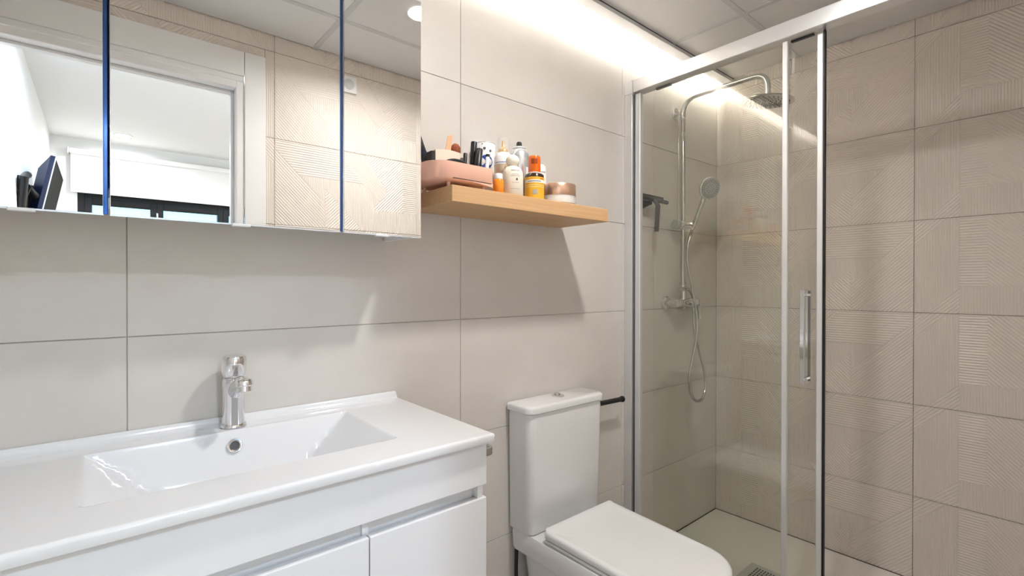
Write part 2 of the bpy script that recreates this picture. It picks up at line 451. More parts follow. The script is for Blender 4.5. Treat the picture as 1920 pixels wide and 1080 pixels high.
# ------------------------------------------------------------------ bedroom beyond the door (seen in the mirror)
BX0, BX1, BY, BZ = -.30, 2.9, -4.5, 2.47
struct(obj('wall_bedroom_left', box(BX0-.42, BX0, BY-.1, YF-.11, 0, BZ+.05), 'white_wall'))
struct(obj('wall_bedroom_right', box(BX1, BX1+.1, BY-.1, YF-.11, 0, BZ+.05), 'white_wall'))
bm = box(CX1-.05, BX1, YF-.135, YF-.11, 0, BZ); box(BX0, CX1-.05, YF-.135, YF-.11, CZ-.05, BZ, bm=bm)
struct(obj('wall_bedroom_near', bm, 'white_wall'))
WX0, WX1, WZ0, WZ1 = -.135, 2.05, .12, 2.20
bm = box(BX0, WX0, BY-.14, BY, 0, BZ); box(WX1, BX1, BY-.14, BY, 0, BZ, bm=bm); box(WX0, WX1, BY-.14, BY, 0, WZ0, bm=bm); box(WX0, WX1, BY-.14, BY, WZ1, BZ, bm=bm)
struct(obj('wall_bedroom_far', bm, 'white_wall'))
struct(obj('ceiling_bedroom', box(BX0-.4, BX1, BY-.1, YF-.11, BZ, BZ+.09), 'white_wall'))
struct(obj('floor_bedroom', box(BX0-.4, BX1, BY-.1, YF-.12, -.1, 0), 'bed_floor'))
# window: black frame, two sashes with glass
def ring(x0, x1, z0, z1, y0, y1, t):
    bm = box(x0, x0+t, y0, y1, z0, z1, .002, 1); box(x1-t, x1, y0, y1, z0, z1, .002, 1, bm=bm)
    box(x0+t, x1-t, y0, y1, z0, z0+t, .002, 1, bm=bm); box(x0+t, x1-t, y0, y1, z1-t, z1, .002, 1, bm=bm)
    return bm
wi = struct(obj('window_1', ring(WX0, WX1, WZ0, WZ1, BY-.10, BY-.03, .045), 'window_black'))
obj('transom', box(WX0+.045, WX1-.045, BY-.09, BY-.035, 1.935, 2.15, .002, 1), 'window_black', wi)
for (a, b) in ((WX0+.045, .405), (.405, .93), (.93, WX1-.045)):
    s = obj('sash', ring(a, b, WZ0+.045, 1.985, BY-.085, BY-.028, .048), 'window_black', wi)
    obj('pane', box(a+.05, b-.05, BY-.060, BY-.054, WZ0+.09, 1.93), 'window_glass', s)
obj('handle', box(.398, .412, BY-.028, BY-.008, 1.62, 1.90, .002), 'chrome_soft', wi)
bl = thing('roller_blind', 'white fabric roller blind half drawn over the bedroom window', 'blind', (.9, BY+.03, 2.0))
obj('fabric', box(-.175, 2.09, BY+.028, BY+.032, 2.035, 2.335), 'fabric_blind', bl)
obj('bottom_bar', box(-.175, 2.09, BY+.024, BY+.036, 2.018, 2.035, .003), 'fabric_blind', bl, wn=True)
obj('cassette', box(-.185, 2.10, BY+.002, BY+.062, 2.335, 2.375, .006), 'fabric_blind', bl, wn=True)
obj('bracket', box(-.197, -.186, BY+.002, BY+.060, 2.328, 2.380, .002), 'satin_aluminium', bl)
# bedroom ceiling spots: one by the window, the others added out of view
def area(name, loc, size, power, col, parent, rot=(0, 0, 0), spread=180):
    l = bpy.data.lights.new(name, 'AREA'); l.shape = 'DISK'; l.size = size; l.energy = power; l.color = col; l.spread = R(spread)
    o = bpy.data.objects.new(name, l); COL.objects.link(o); o.parent = parent; o.location = Vector(loc) - _root_off(parent); o.rotation_euler = rot
    return o
def downlight(name, loc, r, label, emit, power, col, group=None, size=None, spread=180):
    t = thing(name, label, 'ceiling light', loc, group)
    x, y, z = loc
    obj('rim', lathe([(r*.80, -.001), (r*.84, -.004), (r*.98, -.004), (r, -.001), (r, .0), (r*.80, .0)], 40, None, at(x, y, z), closed=False), 'white_plastic', t, smooth=40)
    obj('lens', lathe([(0, -.0012), (r*.8, -.0012), (r*.8, .006), (0, .006)], 40, None, at(x, y, z), closed=False), emit, t)
    area('light', (x, y, z-.007), size or r*1.5, power, col, t, spread=spread)
    return t
downlight('recessed_spot', (.154, -4.152, BZ), .062, 'round recessed spot in the bedroom ceiling near the window', 'bed_lamp_emit', P_BED*.2, (.96, .98, 1.0), 'bedroom ceiling spots', spread=170)
for i, (x, y) in enumerate(((2.1, -3.35), (.33, -2.22), (2.2, -2.35))):  # unseen spots added to brighten the bedroom and spill through the door
    downlight('recessed_spot', (x, y, BZ), .062, ('added unseen bedroom fill spot far to the right of the window', 'added fill spot hidden by the lintel just beyond the door', 'added unseen bedroom fill spot in the right corner')[i], 'bed_lamp_emit', P_NEAR_FILL if i == 1 else P_BED, (.68, .83, 1.0) if i == 1 else (.96, .98, 1.0), 'bedroom ceiling spots', spread=170, size=.12)
# television on a tilting arm
tv = thing('television', 'dark flat television tilted down from the bedroom wall', 'television', (-.30, -2.82, 1.52))
ytn, ytf, tilt = -2.50, -3.16, R(10.5)
def tvm(bm):
    mt = Matrix.Translation((-.168, 0, 1.91)) @ Matrix.Rotation(tilt, 4, 'Y') @ Matrix.Translation((0, 0, 0))
    bmesh.ops.transform(bm, matrix=mt, verts=bm.verts); return bm
secs = []
for (xx, i) in ((0, 0), (-.018, 0), (-.05, .055), (-.058, .07)):
    secs.append([(xx, a, b) for a, b in ((ytn-i, -i), (ytf+i, -i), (ytf+i, -.42+i*.6), (ytn-i, -.42+i*.6))])
obj('housing', tvm(loft(secs)), 'navy', tv)
obj('bezel', tvm(box(-.001, .004, ytf, ytn, -.42, 0, .001, 1)), 'satin_aluminium', tv)
obj('display', tvm(box(.0035, .0052, ytf+.014, ytn-.014, -.402, -.014)), 'screen', tv)
br = obj('wall_plate', box(-.30, -.288, -2.95, -2.40, 1.60, 1.78, .004), 'black', tv)
obj('arm', tube([(-.288, -2.44, 1.66), (-.262, -2.40, 1.73), (-.245, -2.48, 1.70), (-.24, -2.62, 1.70)], .016, 10), 'black', br, smooth=40)
obj('arm', tube([(-.288, -2.42, 1.62), (-.272, -2.36, 1.765), (-.268, -2.44, 1.79)], .018, 10), 'black', br, smooth=40)
obj('tilt_head', box(-.275, -.222, -2.86, -2.56, 1.62, 1.76, .008), 'black', br)

# ------------------------------------------------------------------ bathroom lamps
downlight('ceiling_downlight', (.99, -.80, ZC), .045, 'round recessed bathroom downlight reflected at the mirror edge', 'lamp_emit', P_DOWN, (1.0, .975, .945), size=.10, spread=162)
led = thing('led_strip', 'glowing white light strip in the cove above the back wall', 'light strip', (1.06, -.05, 2.3308))
obj('channel', box(XL+.01, XR-.01, -.060, -.0485, 2.3308, 2.3500), 'satin_aluminium', led)
obj('diffuser', box(XL+.01, XR-.01, -.0484, -.0444, 2.3309, 2.3500, .001, 1), 'led_emit', led)

# ------------------------------------------------------------------ vanity
VX0, VX1 = -.435, .648
va = thing('vanity_cabinet', 'white lacquered vanity cabinet with recessed finger channel under the basin', 'cabinet', ((VX0+VX1)/2, -.22, .12))
VF = -.456
obj('side_panel', box(VX1-.018, VX1, VF+.019, -.003, .12, .9045, .0008, 1), 'white_gloss', va)
obj('side_panel', box(VX0, VX0+.018, VF+.019, -.003, .12, .9045, .0008, 1), 'white_gloss', va)
obj('back_panel', box(VX0+.018, VX1-.018, -.012, -.003, .12, .9045), 'white_lacquer', va)
obj('bottom_panel', box(VX0+.018, VX1-.018, VF+.019, -.012, .12, .138), 'white_lacquer', va)
obj('drawer_front', box(VX0, VX1, VF, VF+.018, .8115, .9045, .0015), 'white_gloss', va, wn=True)
obj('finger_channel', box(VX0+.018, VX1-.020, VF+.026, VF+.040, .74, .86), 'white_lacquer', va)
obj('channel_end', box(VX1-.020, VX1-.006, VF+.006, VF+.026, .784, .8112), 'white_lacquer', va)
seams = [(VX0, -.08), (-.078, .3775), (.3795, VX1)]
for a, b in seams:
    obj('door', box(a, b, VF, VF+.018, .123, .7835, .0018), 'white_gloss', va, wn=True)
for a, b in seams[1:]:
    obj('divider', box(a-.008, a+.004, VF+.018, VF+.026, .74, .8112), 'white_lacquer', va)
# towel bar on the cabinet side
tb = thing('towel_bar', 'flat chrome towel bar on the side of the vanity', 'towel bar', (.67, -.29, .868))
path = arc_corner((.6485, -.425, .868), (.692, -.425, .868), (.692, -.16, .868), .018) + arc_corner((.692, -.30, .868), (.692, -.14, .868), (.6485, -.14, .868), .018)
path = [Vector((.6485, -.425, .868))] + path + [Vector((.6485, -.14, .868))]
def flat_bar(path, wd, th):
    t = bmesh.new(); rings = []
    for i, p in enumerate(path):
        d = (path[min(i+1, len(path)-1)]-path[max(i-1, 0)]).normalized(); n = Vector((d.y, -d.x, 0))
        rings.append([t.verts.new(p + n*a*th + Vector((0, 0, b*wd))) for a, b in ((-.5, -.5), (.5, -.5), (.5, .5), (-.5, .5))])
    for a, b in zip(rings, rings[1:]):
        for k in range(4): t.faces.new((a[k], a[(k+1) % 4], b[(k+1) % 4], b[k]))
    t.faces.new(rings[0][::-1]); t.faces.new(rings[-1]); return t
obj('bar', flat_bar(path, .016, .007), 'chrome_soft', tb, smooth=40)
obj('mount', box(.6482, .651, -.438, -.412, .857, .879, .001), 'chrome_soft', tb)
obj('mount', box(.6482, .651, -.153, -.127, .857, .879, .001), 'chrome_soft', tb)

# basin worktop with an inset rectangular bowl
ZT, BXa, BXb, BYb, BYf = .9245, -.026, .487, -.078, -.367
SX0, SX1, SY0 = -.445, .660, -.472
def smin(a, b, k):
    h = max(0, min(1, .5+.5*(b-a)/k)); return b+(a-b)*h - k*h*(1-h)
def bowl(x, y):
    d = .108 + .010*min(1, max(0, (x-.1)/.3)) 
    d = smin(d, .95*(x-BXa), .02); d = smin(d, .84*(BXb-x), .02)
    d = smin(d, 2.6*(BYb-y), .006); d = smin(d, 2.4*(y-BYf), .03)
    if d <= 0: return 0.0
    k = .006
    return d*d/(2*k) if d < k else d-k/2
def edge_round(e, r): return 0 if e >= r else r-math.sqrt(max(0, r*r-(r-e)**2))
def axis(lo, hi, fine, marks, wide=.03, f=.0022, c=.0085):
    out = [lo]; x = lo
    while x < hi-1e-6:
        near = any(abs(x-m) < wide for m in marks); x = min(hi, x+(f if near else c)); out.append(x)
    return out
ax = axis(SX0, SX1, 0, (BXa, BXb, SX1), .016); ay = axis(SY0, -.0015, 0, (SY0, BYf, BYb, 0), .02)
bmv = bmesh.new(); grid = []
for x in ax:
    col = []
    for y in ay:
        z = ZT - bowl(x, y)
        if y > -.0165:
            t = min(1, (y+.0165)/.009); z += .016*t*t*(3-2*t)       # upstand along the wall
        z -= edge_round(min(SX1-x, y-SY0), .006)
        col.append(bmv.verts.new((x, y, z)))
    grid.append(col)
for i in range(len(ax)-1):
    for j in range(len(ay)-1): bmv.faces.new((grid[i][j], grid[i+1][j], grid[i+1][j+1], grid[i][j+1]))
border = [grid[i][0] for i in range(len(ax))] + [grid[-1][j] for j in range(1, len(ay))] + [grid[i][-1] for i in range(len(ax)-2, -1, -1)] + [grid[0][j] for j in range(len(ay)-2, 0, -1)]
low = [bmv.verts.new((v.co.x - (.004 if v.co.x > SX1-.001 else 0), v.co.y + (.003 if v.co.y < SY0+.001 else 0), .9055)) for v in border]
for k in range(len(border)): bmv.faces.new((border[k], low[k], low[(k+1) % len(border)], border[(k+1) % len(border)]))
basin = thing('basin_worktop', 'white ceramic worktop with a long rectangular washbasin bowl', 'basin', (.1, -.23, .9055))
obj('basin', bmv, 'ceramic_basin', basin, smooth=50)
of = aim((.2275, -.0925, .8935), (0, -1, .38))
ofr = obj('overflow', lathe([(.0095, .0), (.0095, .003), (.0115, .0045), (.0145, .0045), (.0155, .003), (.0155, 0)], 32, None, of, closed=False), 'chrome', basin, smooth=50)
obj('hole', lathe([(0, -.002), (.0098, -.002), (.0098, .001), (0, .001)], 24, None, of, closed=False), 'dark_gap', ofr)
obj('drain_cover', lathe([(0, 0), (.028, 0), (.030, .003), (.026, .006), (0, .007)], 32, None, at(.23, -.215, ZT-.111), closed=False), 'chrome', basin, smooth=50)

# basin mixer tap
fx, fy, fz = .2345, -.044, ZT+.001
tap = thing('basin_tap', 'short chrome single lever tap behind the basin bowl', 'tap', (fx, fy, fz))
obj('base_ring', lathe([(.0265, 0), (.0265, .004), (.0245, .007), (.0, .007)], 36, None, at(fx, fy, fz), closed=False), 'chrome', tap, smooth=40)
secs = []
for z, r, dy in ((.006, .0235, 0), (.03, .0225, 0), (.06, .022, -.001), (.085, .0225, -.003), (.100, .0235, -.004), (.108, .023, -.004), (.112, .018, -.004)):
    secs.append([(fx+r*math.cos(2*math.pi*k/32), fy+dy+r*1.05*math.sin(2*math.pi*k/32), fz+z) for k in range(32)])
obj('body', loft(secs), 'chrome', tap, smooth=40)
sp = [(fx, fy-.012, fz+.078), (fx+.001, fy-.04, fz+.096), (fx+.003, fy-.072, fz+.108), (fx+.004, fy-.086, fz+.109)]
spo = catmull(sp, 6)
obj('spout', tube(spo, [.0155-.0015*i/(len(spo)-1) for i in range(len(spo))], 20), 'chrome', tap, smooth=50)
obj('aerator', lathe([(.0, -.016), (.0125, -.016), (.0140, -.0145), (.0140, -.004), (.0165, -.002), (.0175, .004), (.0150, .0105), (.009, .0135), (0, .0145)], 28, None, aim((fx+.004, fy-.089, fz+.1065), (0, .22, 1)), closed=False), 'chrome', tap, smooth=40)
secs = []
for z, r, dy, s in ((.112, .019, -.003, 1), (.1155, .0225, -.003, 1), (.122, .0245, -.004, 1.05), (.140, .0250, -.006, 1.15), (.156, .0245, -.008, 1.2), (.162, .0215, -.009, 1.2), (.1635, .012, -.010, 1.2)):
    secs.append([(fx+r*math.cos(2*math.pi*k/32), fy+dy+r*s*math.sin(2*math.pi*k/32), fz+z-.10*max(0, -(r*s*math.sin(2*math.pi*k/32)))*(.5 if z > .15 else 0)) for k in range(32)])
obj('lever', loft(secs), 'chrome', tap, smooth=40)

# ------------------------------------------------------------------ mirror cabinet
CBX0, CBX1, CBZ0, CBZ1 = -.425, .640, 1.374, 1.982
mc = thing('mirror_cabinet', 'mirrored wall cabinet with three doors above the basin', 'cabinet', (.10, -.09, CBZ0))
CBB = CBZ0 + .030
bm = box(CBX0+.016, CBX1-.016, YM+.019, -.002, CBB, CBB+.016); box(CBX0+.016, CBX1-.016, YM+.019, -.002, CBZ1-.016, CBZ1, bm=bm)
box(CBX0, CBX0+.016, YM+.019, -.002, CBZ0-.001, CBZ1, bm=bm); box(CBX1-.016, CBX1, YM+.019, -.002, CBZ0-.001, CBZ1, bm=bm)
box(CBX0+.016, CBX1-.016, -.010, -.002, CBB+.016, CBZ1-.016, bm=bm)
obj('body', bm, 'white_lacquer', mc)
doors = [(CBX0, .0065), (.0155, .4275), (.4355, CBX1)]
for i, (a, b) in enumerate(doors):
    d = obj('door', box(a, b, YM+.0045, YM+.018, CBZ0-.002, CBZ1+.002), 'mirror_rim', mc)
    obj('glass', box(a+.0008, b-.0008, YM, YM+.0043, CBZ0-.0012, CBZ1+.0012), 'mirror', d)
    obj('rim', box(a, b, YM+.0002, YM+.0044, CBZ0-.0042, CBZ0-.0014), 'mirror_rim', d)
    if i < 2: obj('edge', box(b-.0003, b+.0062, YM+.003, YM+.016, CBZ0-.002, CBZ1+.002, .001, 1), 'edge_sky_reflection', d)  # strip coloured blue to stand in for the reflected window sky
    px = ((-.112, -.079), (.205, .239), (.512, .545))[i]
    obj('finger_pull', box(px[0], px[1], YM-.007, YM+.004, CBZ0-.0075, CBZ0-.0018, .0012, 1), 'white_gloss', d)

# ------------------------------------------------------------------ wall plate on the door wall
so = thing('wall_socket', 'white square socket plate high on the textured wall', 'socket', (.926, YF+.002, 2.18))
obj('plate', box(.886, .966, YF+.0012, YF+.012, 2.182, 2.262, .003), 'white_plastic', so, wn=True)
obj('cup', lathe([(.0, 0), (.020, 0), (.022, .0015), (.026, .0015), (.026, -.001)], 32, None, aim((.926, YF+.0121, 2.222), (0, 1, 0)), closed=False), 'ceiling_bar', so, smooth=40)

# ------------------------------------------------------------------ shelf
SHX0, SHX1, SHY, SHZ0, SHZ1 = .703, 1.3433, -.235, 1.4675, 1.511
sh = thing('wall_shelf', 'thick beech wood floating shelf beside the mirror cabinet', 'shelf', ((SHX0+SHX1)/2, SHY/2, SHZ0))
obj('board', box(SHX0, SHX1, SHY, -.001, SHZ0, SHZ1, .0012, 1), 'beech', sh)
obj('fixing_screw', disc((.80, -.05, SHZ0+.0005), (0, 0, -1), .0035, .0012, 16), 'chrome_soft', sh)
Z0 = SHZ1 + .0006
def bottle(name, label, cat, x, y, parts, group='toiletries on the wooden shelf', n=28):
    """parts: list of (part name, profile, material)"""
    t = thing(name, label, cat, (x, y, Z0), group)
    for p in parts:
        o = obj(p[0], lathe(p[1], n, None, at(x, y, Z0), closed=False), p[2], t, smooth=45)
    return t
def decal(name, x, y, r, a0, a1, z0, z1, m, parent, lift=.0004, n=10):
    """a printed patch wrapped round a bottle; angles in degrees around z"""
    bm = bmesh.new(); rr = r+lift; prev = None
    for k in range(n+1):
        a = R(a0+(a1-a0)*k/n); p = (bm.verts.new((x+rr*math.cos(a), y+rr*math.sin(a), Z0+z0)), bm.verts.new((x+rr*math.cos(a), y+rr*math.sin(a), Z0+z1)))
        if prev: bm.faces.new((prev[0], p[0], p[1], prev[1]))
        prev = p
    return obj(name, bm, m, parent)
CAMA = lambda x, y: math.degrees(math.atan2(CAM_LOC.y-y, CAM_LOC.x-x))   # side of a bottle that faces into the room doorway

# pink make-up organiser (round-cornered tray on feet) and what stands in it
OX0, OX1, OY0, OY1, OZ0, OZ1 = .655, .8465, -.226, -.045, 1.5205, 1.5755
og = thing('makeup_organiser', 'pink round-cornered makeup organiser on small feet at shelf end', 'organiser', ((OX0+OX1)/2, (OY0+OY1)/2, Z0), 'toiletries on the wooden shelf')
def ring_sec(i, z): return [(a, b, z) for a, b in rrect(OX0+i, OX1-i, OY0+i, OY1-i, (.055-i*.5, .006, .006, .055-i*.5), 8)]
obj('tray', loft([ring_sec(.004, OZ0+.006), ring_sec(0, OZ0+.010), ring_sec(0, OZ1-.001), ring_sec(.0025, OZ1-.001), ring_sec(.003, OZ0+.014)]), 'pink', og, smooth=50)
bm = bmesh.new()
# front skirt with an arched lower edge
prev = None
for k in range(25):
    t = k/24; x = OX0+.05+(OX1-OX0-.052)*t; zz = OZ0+.010-.0085*(t**2.2)
    p = [bm.verts.new((x, OY0, OZ0+.012)), bm.verts.new((x, OY0, zz)), bm.verts.new((x, OY0+.003, zz)), bm.verts.new((x, OY0+.003, OZ0+.012))]
    if prev:
        for q in range(4): bm.faces.new((prev[q], prev[(q+1) % 4], p[(q+1) % 4], p[q]))
    else: bm.faces.new(p)
    prev = p
bm.faces.new(prev[::-1])
obj('skirt', bm, 'pink', og)
for (a, b) in ((OX0+.062, OY0+.03), (OX1-.02, OY0+.02), (OX1-.02, OY1-.02), (OX0+.06, OY1-.03)):
    obj('foot', lathe([(.0045, 0), (.005, .002), (.0055, OZ0+.010-Z0)], 14, None, at(a, b, Z0)), 'pink', og, smooth=40)
INZ = OZ0 + .0145
def inside(name, label, cat, bm, m, smooth=40):
    base = (sum((v.co.x for v in bm.verts))/len(bm.verts), sum((v.co.y for v in bm.verts))/len(bm.verts), min(v.co.z for v in bm.verts))
    return tag(obj(name, bm, m, None, smooth=smooth, base=base), label, cat, 'makeup in the pink organiser')
# ivory box with a dark end
iv = thing('ivory_box', 'curved ivory makeup box with a dark end in the organiser', 'box', (.765, -.118, INZ), 'makeup in the pink organiser')
def arcbox(x0, x1, y0, y1, z0, z1, bulge, n=12):
    secs = []
    for k in range(n+1):
        t = k/n; x = x0+(x1-x0)*t; zz = z1 + bulge*(1-(2*t-1)**2)
        secs.append([(x, y0, z0), (x, y1, z0), (x, y1, zz), (x, y0, zz)])
    return loft(secs)
obj('body', arcbox(.716, .816, -.132, -.100, INZ+.0005, 1.6265, .006), 'ivory', iv)
obj('end', box(.704, .7155, -.130, -.102, INZ+.0005, 1.622, .001, 1), 'black_matt', iv)
# nail file standing
bm = loft([[(x, y, z) for x, y in ((-.0085, -.0012), (.0085, -.0012), (.0085, .0012), (-.0085, .0012))] for z in (0, .148)] + [[(s*.0085*math.cos(R(a)), t*.0012, .148+.0085*math.sin(R(a))) for s, t in ((-1, -1), (1, -1), (1, 1), (-1, 1))] for a in (25, 50, 70, 84)])
bmesh.ops.transform(bm, matrix=at(.768, -.093, INZ+.0452) @ Matrix.Rotation(R(12), 4, 'Y') @ at(0, 0, -.045), verts=bm.verts)
inside('nail_file', 'peach coloured nail file standing up behind the ivory box', 'nail file', bm, 'peach')
# makeup brush with brown hair
mb = thing('makeup_brush', 'makeup brush with brown hair leaning behind black tubes', 'brush', (.842, -.078, INZ), 'makeup in the pink organiser')
b0, b1 = Vector((.838, -.082, INZ+.002)), Vector((.805, -.094, 1.668)); dd = (b1-b0)
obj('handle', tube([b0, b0+dd*.45, b0+dd*.70], [.003, .0042, .0055], 12), 'black', mb, smooth=50)
obj('bristles', tube([b0+dd*.70, b0+dd*.80, b0+dd*.90, b0+dd*.97, b0+dd*1.0], [.0065, .0125, .0145, .010, .003], 16), 'brush_hair', mb, smooth=60)
# black compact
inside('powder_compact', 'flat oval black powder compact against the organiser front', 'compact', loft([[(.7435+.0455*s*math.cos(2*math.pi*k/28), -.203+dy, 1.5665+.0245*s*math.sin(2*math.pi*k/28)) for k in range(28)] for s, dy in ((.9, 0), (1, .003), (1, .013), (.9, .016))]), 'black')
# black tubes
for k, (p, q, r, lab) in enumerate((((.826, -.150, INZ+.002), (.833, -.152, 1.6645), .0092, 'taller upright black mascara tube in the organiser'), ((.815, -.186, INZ+.002), (.839, -.170, 1.640), .0105, 'shorter leaning black mascara tube in the organiser'), ((.797, -.150, INZ+.002), (.807, -.146, 1.628), .006, 'thin black pencil beside the taller mascara tube'))):
    p, q = Vector(p), Vector(q); d = q-p
    inside('mascara_tube' if k < 2 else 'eye_pencil', lab, 'mascara' if k < 2 else 'pencil', tube([p, p+d*.02, p+d*.5, p+d*.505, p+d*.51, p+d*.985, q], [r*.9, r, r, r*.93, r, r, r*.9], 18), 'black')
gl = thing('lip_gloss', 'small white tilted tube with dark cap in organiser corner', 'lip gloss', (.839, -.205, INZ), 'makeup in the pink organiser')
p, q = Vector((.828, -.214, INZ+.004)), Vector((.8425, -.206, 1.618)); p2 = p+(q-p)*.88
p2 = p+(q-p)*.9
obj('tube', tube([p, p2], .0058, 14), 'white_plastic', gl, smooth=40)
obj('cap', tube([p2, q], .0061, 14), 'black', gl, smooth=40)
bb = thing('hair_brush', 'slim black brush at the left end of the organiser', 'brush', (.71, -.10, INZ), 'makeup in the pink organiser')
obj('handle', tube([(.716, -.082, INZ+.003), (.706, -.082, 1.625), (.697, -.082, 1.65), (.688, -.083, 1.688)], [.004, .010, .0085, .003], 14), 'black', bb, smooth=50)
obj('band', tube([(.7064, -.082, 1.622), (.7055, -.082, 1.628)], .0104, 14), 'navy', bb)

# white can with a blue roundel
nx, ny, nr = .957, -.042, .0330
cn = bottle('deodorant_can', 'white can with a blue roundel behind the organiser', 'can', nx, ny, [('body', [(0, 0), (nr-.002, 0), (nr, .003), (nr, .190), (nr-.002, .1925), (0, .1925)], 'white_plastic'), ('rim', [(nr-.0035, .1926), (nr-.0008, .1926), (nr-.0008, .1952), (nr-.004, .1955), (0, .1945)], 'satin_aluminium')])
a = CAMA(nx, ny)
def roundel(cx_a, zc, rad, m, lift, parent, name='roundel'):
    bm = bmesh.new(); vs = []
    for k in range(24):
        t = 2*math.pi*k/24; aa = R(cx_a)+rad*math.cos(t)/nr; rr = nr+lift
        vs.append(bm.verts.new((nx+rr*math.cos(aa), ny+rr*math.sin(aa), Z0+zc+rad*math.sin(t))))
    c = bm.verts.new((nx+(nr+lift)*math.cos(R(cx_a)), ny+(nr+lift)*math.sin(R(cx_a)), Z0+zc))
    for k in range(24): bm.faces.new((vs[k], vs[(k+1) % 24], c))
    return obj(name, bm, m, parent)
ro = roundel(a+6, .130, .0215, 'print_blue', .0006, cn)
decal('wave', nx, ny, nr, a-22, a+32, .126, .131, 'print_white', ro, .0010)
for (da, z, s) in ((-4, .172, .0045), (30, .165, .004), (-16, .186, .002)):
    roundel(a+da, z, s, 'print_dark', .0008, cn, 'print')
# spray with clear cap, gold pump
x, y, r = .9535, -.139, .0280
gs = bottle('pump_bottle', 'white and champagne bottle with gold pump and clear cap', 'bottle', x, y, [
    ('body', [(0, 0), (r-.002, 0), (r, .002), (r, .105), (0, .105)], 'champagne'),
    ('shoulder', [(r+.0003, .1052), (r+.0003, .128), (r-.004, .138), (r-.010, .1445), (0, .1455)], 'white_plastic'),
    ('pump', [(.0155, .1458), (.0155, .153), (.0125, .156), (.009, .158), (.0065, .163), (.0045, .176), (.0042, .182), (0, .183)], 'gold'),
    ('cap', [(.0182, .1458), (.0182, .186), (.0165, .1895), (0, .1905)], 'frosted_cap')])
decal('stripe', x, y, r+.0003, a-60, a+60, .110, .1115, 'print_blue', gs)
decal('print', x, y, r, CAMA(x, y)-22, CAMA(x, y)+22, .072, .078, 'print_white', gs)
# small orange bottle
x, y, r = .8805, -.206, .0155
bottle('gel_bottle', 'small orange bottle tucked between organiser and cream bottle', 'bottle', x, y, [
    ('body', [(0, 0), (r-.002, 0), (r, .002), (r, .038), (r-.002, .041), (0, .042)], 'orange_gel'),
    ('cap', [(r-.003, .0422), (r-.003, .055), (r-.005, .058), (0, .0585)], 'white_plastic')])
# cream bottle with a ball cap
x, y, r = .9405, -.199, .0318
cb = bottle('lotion_bottle', 'cream coloured bottle with a round ball cap', 'bottle', x, y, [
    ('body', [(0, 0), (r-.003, 0), (r, .003), (r, .058), (r-.001, .070), (r-.005, .080), (r-.012, .0865), (.014, .0895), (0, .090)], 'cream'),
    ('cap', [(.012, .0902)] + [(.0205*math.sin(R(t)), .1062-.0188*math.cos(R(t))) for t in range(36, 181, 12)], 'cream')])
a = CAMA(x, y)+16
for z, h, w_, mm in ((.071, .003, 24, 'print_grey'), (.0605, .0012, 20, 'print_grey'), (.0555, .0012, 26, 'print_grey'), (.036, .0012, 20, 'print_grey'), (.018, .001, 26, 'print_grey')):
    decal('print', x, y, r-(.0016 if z > .07 else 0), a-w_, a+w_, z, z+h, mm, cb, .0006)
decal('emblem', x, y, r, a+2, a+12, .043, .0495, 'print_dark', cb, .0007)
# silver aerosol
x, y, r = 1.0545, -.098, .0345
ae = bottle('aerosol_can', 'tall brushed silver aerosol can with black nozzle', 'can', x, y, [
    ('body', [(0, 0), (r-.002, 0), (r, .003), (r, .155), (r-.002, .166), (r-.007, .176), (r-.013, .1825), (0, .184)], 'silver'),
    ('collar', [(.0215, .1832), (.0225, .186), (.021, .1885), (0, .189)], 'satin_aluminium'),
    ('nozzle', [(.0145, .1892), (.0125, .192), (.0095, .1945), (.0085, .204), (.007, .2065), (0, .207)], 'black')])
decal('print', x, y, r, CAMA(x, y)+40, CAMA(x, y)+60, .02, .12, 'white_plastic', ae)
# amber bottle with yellow label
x, y, r = 1.0385, -.189, .0300
am = bottle('oil_bottle', 'brown bottle with yellow label and amber orange cap', 'bottle', x, y, [
    ('body', [(0, 0), (r-.002, 0), (r, .002), (r, .078), (r-.0035, .082), (.021, .0835), (0, .084)], 'brown_glass'),
    ('neck_ring', [(.0205, .0842), (.0205, .087), (0, .087)], 'print_white'),
    ('cap', [(.0195, .0872), (.0195, .134), (.017, .1385), (0, .139)], 'amber_cap')])
a = CAMA(x, y)
decal('label', x, y, r, a-72, a+86, .001, .070, 'yellow_label', am, .0005, 20)
decal('label_band', x, y, r, a-64, a+78, .052, .061, 'print_white', am, .0009, 16)
decal('label_band', x, y, r, a-60, a+70, .044, .0455, 'pale_yellow', am, .0009, 16)
decal('label_band', x, y, r, a-60, a+70, .0385, .040, 'pale_yellow', am, .0009, 16)
decal('label_text', x, y, r, a-40, a+40, .0555, .0575, 'print_dark', am, .0013, 12)
decal('emblem', x, y, r, a-12, a+18, .016, .030, 'print_grey', am, .0010, 6)
decal('label_mark', x, y, r, a+35, a+62, .0635, .066, 'print_rust', am, .0010, 6)
decal('cap_patch', x, y, .0195, a-30, a+28, .112, .128, 'amber_dark', am, .0004, 8)  # darker amber patch on the front of the cap
# white tube with turquoise foot
x, y, r = 1.1775, -.072, .0185
tu = bottle('cream_tube', 'white tube with turquoise foot behind the brown bottle', 'tube', x, y, [
    ('foot', [(0, 0), (r-.001, 0), (r, .0015), (r, .060), (0, .060)], 'turquoise'),
    ('body', [(r, .0602), (r, .142), (r-.003, .152), (r-.009, .157), (0, .1575)], 'white_plastic')])
decal('print', x, y, r, CAMA(x, y)-30, CAMA(x, y)+60, .126, .131, 'print_grey', tu)
